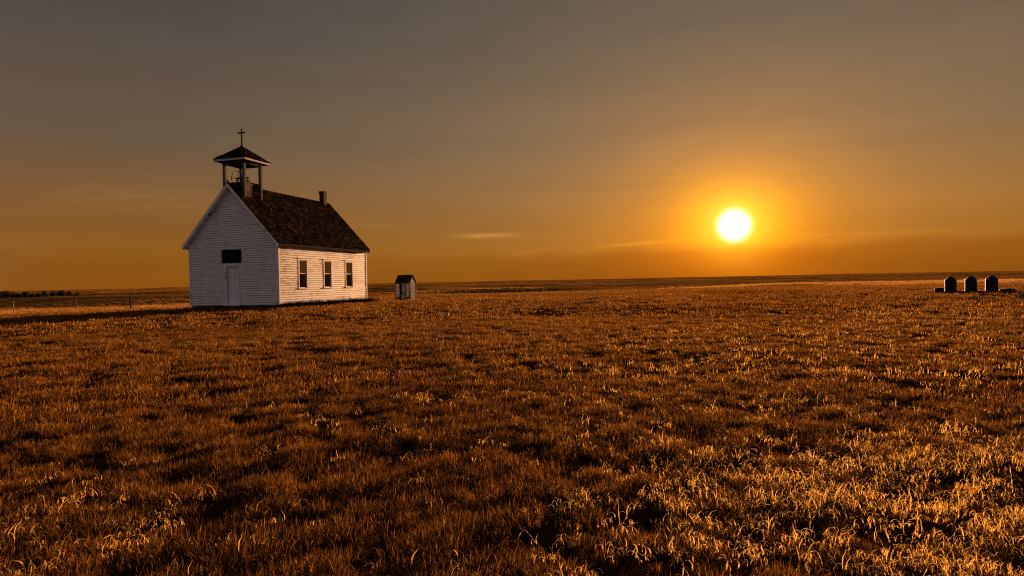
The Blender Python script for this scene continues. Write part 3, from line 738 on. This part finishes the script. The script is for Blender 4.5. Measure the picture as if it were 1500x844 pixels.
# ---------------------------------------------------------------- wire fence
FP = [(-58.4, 42.2), (-53.9, 46.0), (-49.3, 49.8), (-44.78, 53.43), (-41.4, 56.58), (-37.75, 58.9), (-34.92, 61.2), (-31.2, 64.2), (-27.4, 67.2), (-23.6, 70.1)]
FN = empty('wire_fence', (FP[3][0], FP[3][1], gz(*FP[3])))
tag(FN, 'sagging three-strand wire fence on thin posts in the field behind the church', 'fence')
fo = FN.location
for i, (x, y) in enumerate(FP):
    z = gz(x, y)-fo.z; m = MB(); lean = random.uniform(-.06, .06)
    thick = i == 5; h = 1.22 if thick else 1.12+random.uniform(-.05, .05); rad = .085 if thick else .038
    m.tube([(x-fo.x, y-fo.y, z-.35), (x-fo.x+lean*.5, y-fo.y, z+h*.5), (x-fo.x+lean, y-fo.y, z+h)], [rad, rad*.95, rad*.85], 8)
    p = m.build('post', 'post_wood' if thick else 'post_pale', FN)
    if thick: p['label'] = 'stout dark wooden post'
for hgt in (.38, .70, 1.0):
    m = MB(); pts = []
    for (x0, y0), (x1, y1) in zip(FP, FP[1:]):
        for q in range(5):
            f = q/5; x = x0+(x1-x0)*f; y = y0+(y1-y0)*f; z = gz(x0, y0)*(1-f)+gz(x1, y1)*f
            pts.append((x-fo.x, y-fo.y, z-fo.z+hgt-.05*math.sin(math.pi*f)))
    m.tube(pts, .006, 5); m.build('wire', 'wire', FN)

# ---------------------------------------------------------------- far row of trees
def far_tree(az, r, h, wid, seed, label):
    rnd = random.Random(seed); x, y = r*math.sin(R(az)), r*math.cos(R(az)); z = gz(x, y)
    root = empty('tree', (x, y, z-.05)); tag(root, label, 'tree', 'far row of trees')
    m = MB(); m.tube([(0, 0, -.3), (.1, 0, h*.3), (rnd.uniform(-.3, .3), 0, h*.75)], [.22, .17, .05], 7)
    for k in range(6):
        a = rnd.uniform(0, 6.28); b = rnd.uniform(.2, .55)*h
        m.tube([(.08, 0, b), (math.cos(a)*wid*.25, math.sin(a)*wid*.25, b+h*.16), (math.cos(a)*wid*.42, math.sin(a)*wid*.42, b+h*.3)], [.09, .06, .02], 5)
    m.build('trunk', 'bark', root)
    m = MB(); lobes = []
    for k in range(9):
        a = rnd.uniform(0, 6.28); q = rnd.uniform(0, .34)*wid
        lobes.append((math.cos(a)*q, math.sin(a)*q, h*rnd.uniform(.22, .78), rnd.uniform(.17, .28)*wid))
    for k in range(900):
        cx_, cy_, cz_, cr = rnd.choice(lobes); d = Vector((rnd.gauss(0, 1), rnd.gauss(0, 1), rnd.gauss(0, .8))).normalized()
        p = Vector((cx_, cy_, cz_))+d*cr*rnd.uniform(.45, 1.1); s = rnd.uniform(.18, .42)
        if p.z < .15: p.z = .15
        a = Vector((rnd.gauss(0, 1), rnd.gauss(0, 1), rnd.gauss(0, 1))).normalized()*s; b = a.orthogonal().normalized()*s*.8
        m.add([p-a, p+b, p+a, p-b], [(0, 1, 2, 3)])
    m.build('crown', 'tree_leaf', root, recalc=False)
ORD = ['outermost', 'second', 'third', 'fourth', 'fifth', 'sixth', 'seventh', 'eighth', 'ninth', 'tenth', 'eleventh', 'twelfth']
TREES = [(-4, 4.6, 7), (8, 5.4, 8), (18, 4.4, 6), (27, 2.8, 5), (37, 3.8, 6), (46, 3.2, 5), (57, 2.5, 5), (67, 4.2, 5), (78, 4.8, 6), (91, 4.6, 6.5), (101, 4.2, 5.5), (112, 3.4, 6.5)]
LOOK = ['broad', 'tallest', 'round', 'low', 'middling', 'bushy', 'very low', 'upright', 'tall', 'dense', 'spreading', 'flat-topped']
for k, (u, h, w) in enumerate(TREES):
    far_tree(math.degrees(math.atan((u-750)/FPX)), 500+(k % 3)*12, h, w, 50+k, '%s dark tree, %s in the far row counted towards the church' % (LOOK[k], ORD[k]))

# ---------------------------------------------------------------- grass
SRC = {}
def blade(V, Fc, rnd, base, az, length, width, lean, curl, segs=4, twist=0.0, wig=0.0):
    """a tapering bent strip"""
    p = Vector(base); ang = lean; d = Vector((math.cos(az), math.sin(az), 0)); side = Vector((-d.y, d.x, 0)); b0 = len(V)
    for s in range(segs+1):
        f = s/segs; w = width*(1-f)**.6*.5 if s < segs else 0
        sd = side*math.cos(twist*f)+d*math.sin(twist*f)
        if s < segs: V.append(tuple(p-sd*w)); V.append(tuple(p+sd*w))
        else: V.append(tuple(p))
        step = length/segs
        p = p+(d*math.sin(ang)+Vector((0, 0, 1))*math.cos(ang))*step
        ang += curl/segs*(1+wig*rnd.uniform(-1.2, 1.2))
        if wig: t_ = az+rnd.gauss(0, wig); d = Vector((math.cos(t_), math.sin(t_), 0)); side = Vector((-d.y, d.x, 0))
    for s in range(segs-1):
        i = b0+2*s; Fc.append((i, i+1, i+3, i+2))
    i = b0+2*(segs-1); Fc.append((i, i+1, i+2))
def tuft_mesh(name, n, rad, hmin, hmax, width, mat, seed, curl=(.2, 1.2), lean=(.0, .55), segs=4, twist=0.8, wig=0.0):
    rnd = random.Random(seed); V = []; Fc = []
    for k in range(n):
        a = rnd.uniform(0, 6.283); q = rad*math.sqrt(rnd.random()); h = rnd.uniform(hmin, hmax)*(1.1-.45*q/rad)
        az = a+rnd.gauss(0, .9)
        blade(V, Fc, rnd, (math.cos(a)*q, math.sin(a)*q, -.012), az, h, width*rnd.uniform(.6, 1.3), rnd.uniform(*lean), rnd.uniform(*curl)*rnd.choice((1, 1, 1, -.5)), segs, rnd.uniform(-twist, twist), wig)
    me = bpy.data.meshes.new(name); me.from_pydata(V, [], Fc); me.materials.append(MATS[mat]); me.update()
    return bpy.data.objects.new(name, me)
def source(key, objs):
    c = bpy.data.collections.new(key)
    for o in objs: c.objects.link(o)
    SRC[key] = c
N = 6
source('near', [tuft_mesh('tuft_near_%d' % k, 84, .085, .03, .105, .0034, 'grass_blade', 100+k, curl=(.3, 2.4), lean=(.0, 1.0), twist=1.5) for k in range(N)])
source('mid', [tuft_mesh('tuft_mid_%d' % k, 64, .18, .04, .125, .0075, 'grass_blade', 200+k, curl=(.3, 2.2), lean=(.0, 1.0), segs=3, twist=1.5) for k in range(N)])
source('far', [tuft_mesh('tuft_far_%d' % k, 44, .42, .06, .16, .024, 'grass_blade', 300+k, curl=(.2, 1.6), lean=(.0, .9), segs=2, twist=1.4) for k in range(N)])
source('curly', [tuft_mesh('tuft_curly_%d' % k, 8, .07, .07, .145, .0062, 'curly_blade', 400+k, curl=(1.8, 5.0), lean=(-.5, .4), segs=9, twist=1.2, wig=.5) for k in range(N)])
source('curly_mid', [tuft_mesh('tuft_curlymid_%d' % k, 7, .13, .07, .14, .0075, 'curly_blade', 450+k, curl=(1.8, 4.6), lean=(-.5, .4), segs=7, twist=1.2, wig=.5) for k in range(N)])
source('distant', [tuft_mesh('tuft_distant_%d' % k, 40, 1.2, .10, .24, .085, 'grass_blade', 600+k, curl=(.1, 1.2), lean=(.0, .8), segs=2) for k in range(N)])
source('stubble', [tuft_mesh('tuft_stubble_%d' % k, 40, 1.2, .18, .32, .085, 'stubble_blade', 700+k, curl=(.0, .6), lean=(.0, .4), segs=2) for k in range(N)])
source('straw', [tuft_mesh('tuft_straw_%d' % k, 40, .45, .12, .30, .022, 'stubble_blade', 800+k, curl=(.1, 1.0), lean=(.0, .6), segs=2) for k in range(N)])
source('weed', [tuft_mesh('tuft_weed_%d' % k, 46, .16, .10, .38, .016, 'weed_blade', 500+k, segs=3) for k in range(N)])

def scatter(name, layers, label, category):
    """one stuff object: each layer is (source collection, positions, scales, tilts); points carry what each tuft needs"""
    tree = bpy.data.node_groups.new(name+'_scatter', 'GeometryNodeTree')
    tree.interface.new_socket('Geometry', in_out='INPUT', socket_type='NodeSocketGeometry')
    tree.interface.new_socket('Geometry', in_out='OUTPUT', socket_type='NodeSocketGeometry')
    nd, lk = tree.nodes, tree.links
    gi = nd.new('NodeGroupInput'); go = nd.new('NodeGroupOutput'); join = nd.new('GeometryNodeJoinGeometry'); lk.new(join.outputs[0], go.inputs[0])
    def attr(nm, typ):
        a = nd.new('GeometryNodeInputNamedAttribute'); a.data_type = typ; a.inputs['Name'].default_value = nm; return a.outputs[0]
    allp, alls, allr, alli, alll = [], [], [], [], []
    for li, (key, P, S, T) in enumerate(layers):
        n = len(P); allp.append(P); alls.append(S); alli.append(RNG.integers(0, N, n)); alll.append(np.full(n, li))
        rot = np.zeros((n, 3)); rot[:, :2] = T; rot[:, 2] = RNG.uniform(0, 2*math.pi, n); allr.append(rot)
        ci = nd.new('GeometryNodeCollectionInfo'); ci.inputs['Collection'].default_value = SRC[key]; ci.inputs['Separate Children'].default_value = True; ci.inputs['Reset Children'].default_value = True
        ip = nd.new('GeometryNodeInstanceOnPoints'); ip.inputs['Pick Instance'].default_value = True
        cmp_ = nd.new('FunctionNodeCompare'); cmp_.data_type = 'INT'; cmp_.operation = 'EQUAL'
        ii = [s for s in cmp_.inputs if s.type == 'INT']
        lk.new(attr('layer', 'INT'), ii[0]); ii[1].default_value = li
        lk.new(gi.outputs[0], ip.inputs['Points']); lk.new(cmp_.outputs[0], ip.inputs['Selection']); lk.new(ci.outputs[0], ip.inputs['Instance'])
        lk.new(attr('idx', 'INT'), ip.inputs['Instance Index']); lk.new(attr('rot', 'FLOAT_VECTOR'), ip.inputs['Rotation']); lk.new(attr('size', 'FLOAT_VECTOR'), ip.inputs['Scale'])
        lk.new(ip.outputs[0], join.inputs[0])
    P = np.concatenate(allp); me = bpy.data.meshes.new(name); me.vertices.add(len(P)); me.vertices.foreach_set('co', P.astype(np.float32).ravel())
    for nm, typ, arr, prop in (('size', 'FLOAT_VECTOR', np.concatenate(alls), 'vector'), ('rot', 'FLOAT_VECTOR', np.concatenate(allr), 'vector'), ('idx', 'INT', np.concatenate(alli), 'value'), ('layer', 'INT', np.concatenate(alll), 'value')):
        a = me.attributes.new(nm, typ, 'POINT'); a.data.foreach_set(prop, (arr.astype(np.float32) if typ != 'INT' else arr.astype(np.int32)).ravel())
    me.update(); o = bpy.data.objects.new(name, me); col.objects.link(o)
    md = o.modifiers.new('scatter', 'NODES'); md.node_group = tree
    tag(o, label, category, kind='stuff'); return o
def ring(n, r0, r1, half, power=1.0):
    """random points in a sector in front of the camera"""
    u = RNG.random(n); r = np.sqrt(r0*r0+(r1*r1-r0*r0)*u) if power == 1 else np.exp(np.log(r0)+(np.log(r1)-np.log(r0))*u)
    a = np.radians(RNG.uniform(-half, half, n)); return r*np.sin(a), r*np.cos(a)
cY, sY = math.cos(YAW), math.sin(YAW)
def clear(x, y):
    """outside the church, the outhouse and the plinth"""
    def local(o, rz):
        dx, dy = x-o[0], y-o[1]; c, s = math.cos(-rz), math.sin(-rz); return dx*c-dy*s, dx*s+dy*c
    a, b = local((-15.08, 39.895), -YAW); k = (np.abs(a) > W2-.02) | (np.abs(b) > L2-.02)
    a, b = local((ox, oy), -YAW); k &= (np.abs(a) > A2) | (np.abs(b) > B2)
    a, b = local((pc.x, pc.y), srot); k &= (a < -1.9) | (a > 2.3) | (np.abs(b) > .2)
    return k
BLOBS = [(2.1, 3.0, 1.3, .9, 1.25), (3.2, 3.7, 1.6, .9, 1.0), (4.0, 8.5, 3.5, 2.2, .65), (7.5, 8.0, 3.5, 2.5, .5), (-2.5, 2.9, .7, .8, .6), (6.5, 12.5, 5.0, 3.0, .5), (12.0, 15.0, 7.0, 5.0, .45), (-.2, 2.6, .5, .4, .15), (2.6, 9.5, 2.0, 1.5, .35)]
def layer(key, x, y, base, clump, keep_low):
    k = clear(x, y); x, y = x[k], y[k]
    c = fbm(x/clump, y/clump, 77, 3)+.10*fbm(x/(clump*6), y/(clump*6), 88, 2)
    if key == 'distant': c = 1.3*fbm(x/140, y/34, 66, 3)
    if key == 'distant': c = c-.6*np.exp(-((x+5)/70)**4-((y-265)/34)**4)-.5*np.exp(-((x+150)/50)**4-((y-230)/26)**4)
    k = (c+RNG.normal(0, .16, len(x))) > keep_low; x, y, c = x[k], y[k], c[k]
    s = base*(0.9+0.4*np.clip(c, -.5, .7))*RNG.uniform(.75, 1.25, len(x))
    for bx, by, sx, sy, a in BLOBS: s = s*(1-.38*min(a, 1)*np.exp(-((x-bx)/sx)**2-((y-by)/sy)**2))     # the sod is shorter where the curled straw grows
    S = np.stack([s, s, s*RNG.uniform(.8, 1.25, len(x))], -1)
    P = np.stack([x, y, height(x, y)], -1); return (key, P, S, RNG.normal(0, .12, (len(x), 2)))
xa, ya = ring(2600, .3, 3.0, 180); xb, yb = ring(19000, 1.5, 7.5, 62)
xg, yg = ring(24000, 105, 420, 50)
xc, yc = ring(32000, 7, 21, 56); xd, yd = ring(52000, 20, 110, 52)
scatter('grass', [layer('near', np.concatenate([xa, xb]), np.concatenate([ya, yb]), 1.0, .17, -.06),
                  layer('mid', xc, yc, 1.0, .34, -.12), layer('far', xd, yd, 1.0, 1.3, -.30), layer('distant', xg, yg, 1.0, 30.0, .02)],
        'dry brown prairie grass covering the whole near field', 'grass')
def curly_layer(key, x, y, thr, base):
    k = clear(x, y); x, y = x[k], y[k]; d = np.zeros(len(x))
    for bx, by, sx, sy, a in BLOBS: d = np.maximum(d, a*np.exp(-((x-bx)/sx)**2-((y-by)/sy)**2))
    d = .72*d+.018; d = d*(0.5+1.6*np.clip(fbm(x/.6, y/.6, 55, 2)+.35, 0, 1))
    k = RNG.random(len(x)) < d*thr; x, y = x[k], y[k]
    s = base*RNG.uniform(.65, 1.15, len(x)); return (key, np.stack([x, y, height(x, y)+.015], -1), np.stack([s, s, s], -1), RNG.normal(0, .15, (len(x), 2)))
xe, ye = ring(12000, 1.6, 7.0, 60); xf, yf = ring(30000, 7, 26, 55)
scatter('curly_grass', [curly_layer('curly', xe, ye, .95, 1.0), curly_layer('curly_mid', xf, yf, .75, 1.0)], 'pale curled straw blades catching the low sun among darker grass', 'grass')
# paler uncut straw: a strip along the fence, a stubble field far off under the sun
def strip(key, n, a0, a1, r0, r1, scale):
    a = np.radians(RNG.uniform(a0, a1, n)); r = RNG.uniform(r0, r1, n)*(1+.10*fbm(a*9, a*0, 91, 3)); x, y = r*np.sin(a), r*np.cos(a)
    k = clear(x, y) & (fbm(x/6, y/6, 93, 2)+RNG.normal(0, .2, n) > -.15); x, y = x[k], y[k]
    z = scale*RNG.uniform(.6, 1.15, len(x)); return (key, np.stack([x, y, height(x, y)], -1), np.stack([z, z, z], -1), RNG.normal(0, .1, (len(x), 2)))
scatter('straw', [strip('straw', 2600, -46, -27, 56, 80, 1.0), strip('stubble', 11000, 0, 50, 225, 345, 1.15), strip('stubble', 1500, 8, 50, 160, 185, .8), strip('stubble', 1300, -13, 6, 330, 356, .8), strip('stubble', 1300, -12, 3, 425, 470, .9), strip('stubble', 1200, -45, -26, 255, 285, .8), strip('stubble', 1200, -45, -26, 370, 405, .8)], 'pale gold straw standing in strips by the fence and far off', 'straw')
# weeds along the foot of the walls
def along(fr, half, n, spread):
    u = RNG.uniform(-half, half, n); w = np.abs(RNG.normal(0, spread, n))+.05
    q = [FRAMES[fr](a, b, 0) for a, b in zip(u, w)]; x = np.array([p[0] for p in q]); y = np.array([p[1] for p in q])
    return -15.08+x*cY+y*sY, 39.895-x*sY+y*cY
wx, wy = [np.concatenate(z) for z in zip(along('sunny', L2+.3, 560, .40), along('gable', W2+.1, 120, .22))]
s = RNG.uniform(.8, 1.7, len(wx)); s[560:] *= .6
scatter('weeds', [('weed', np.stack([wx, wy, height(wx, wy)], -1), np.stack([s, s, s*RNG.uniform(.6, 1.1, len(wx))], -1), RNG.normal(0, .1, (len(wx), 2)))],
        'dark low weeds growing along the foot of the church walls', 'weeds')
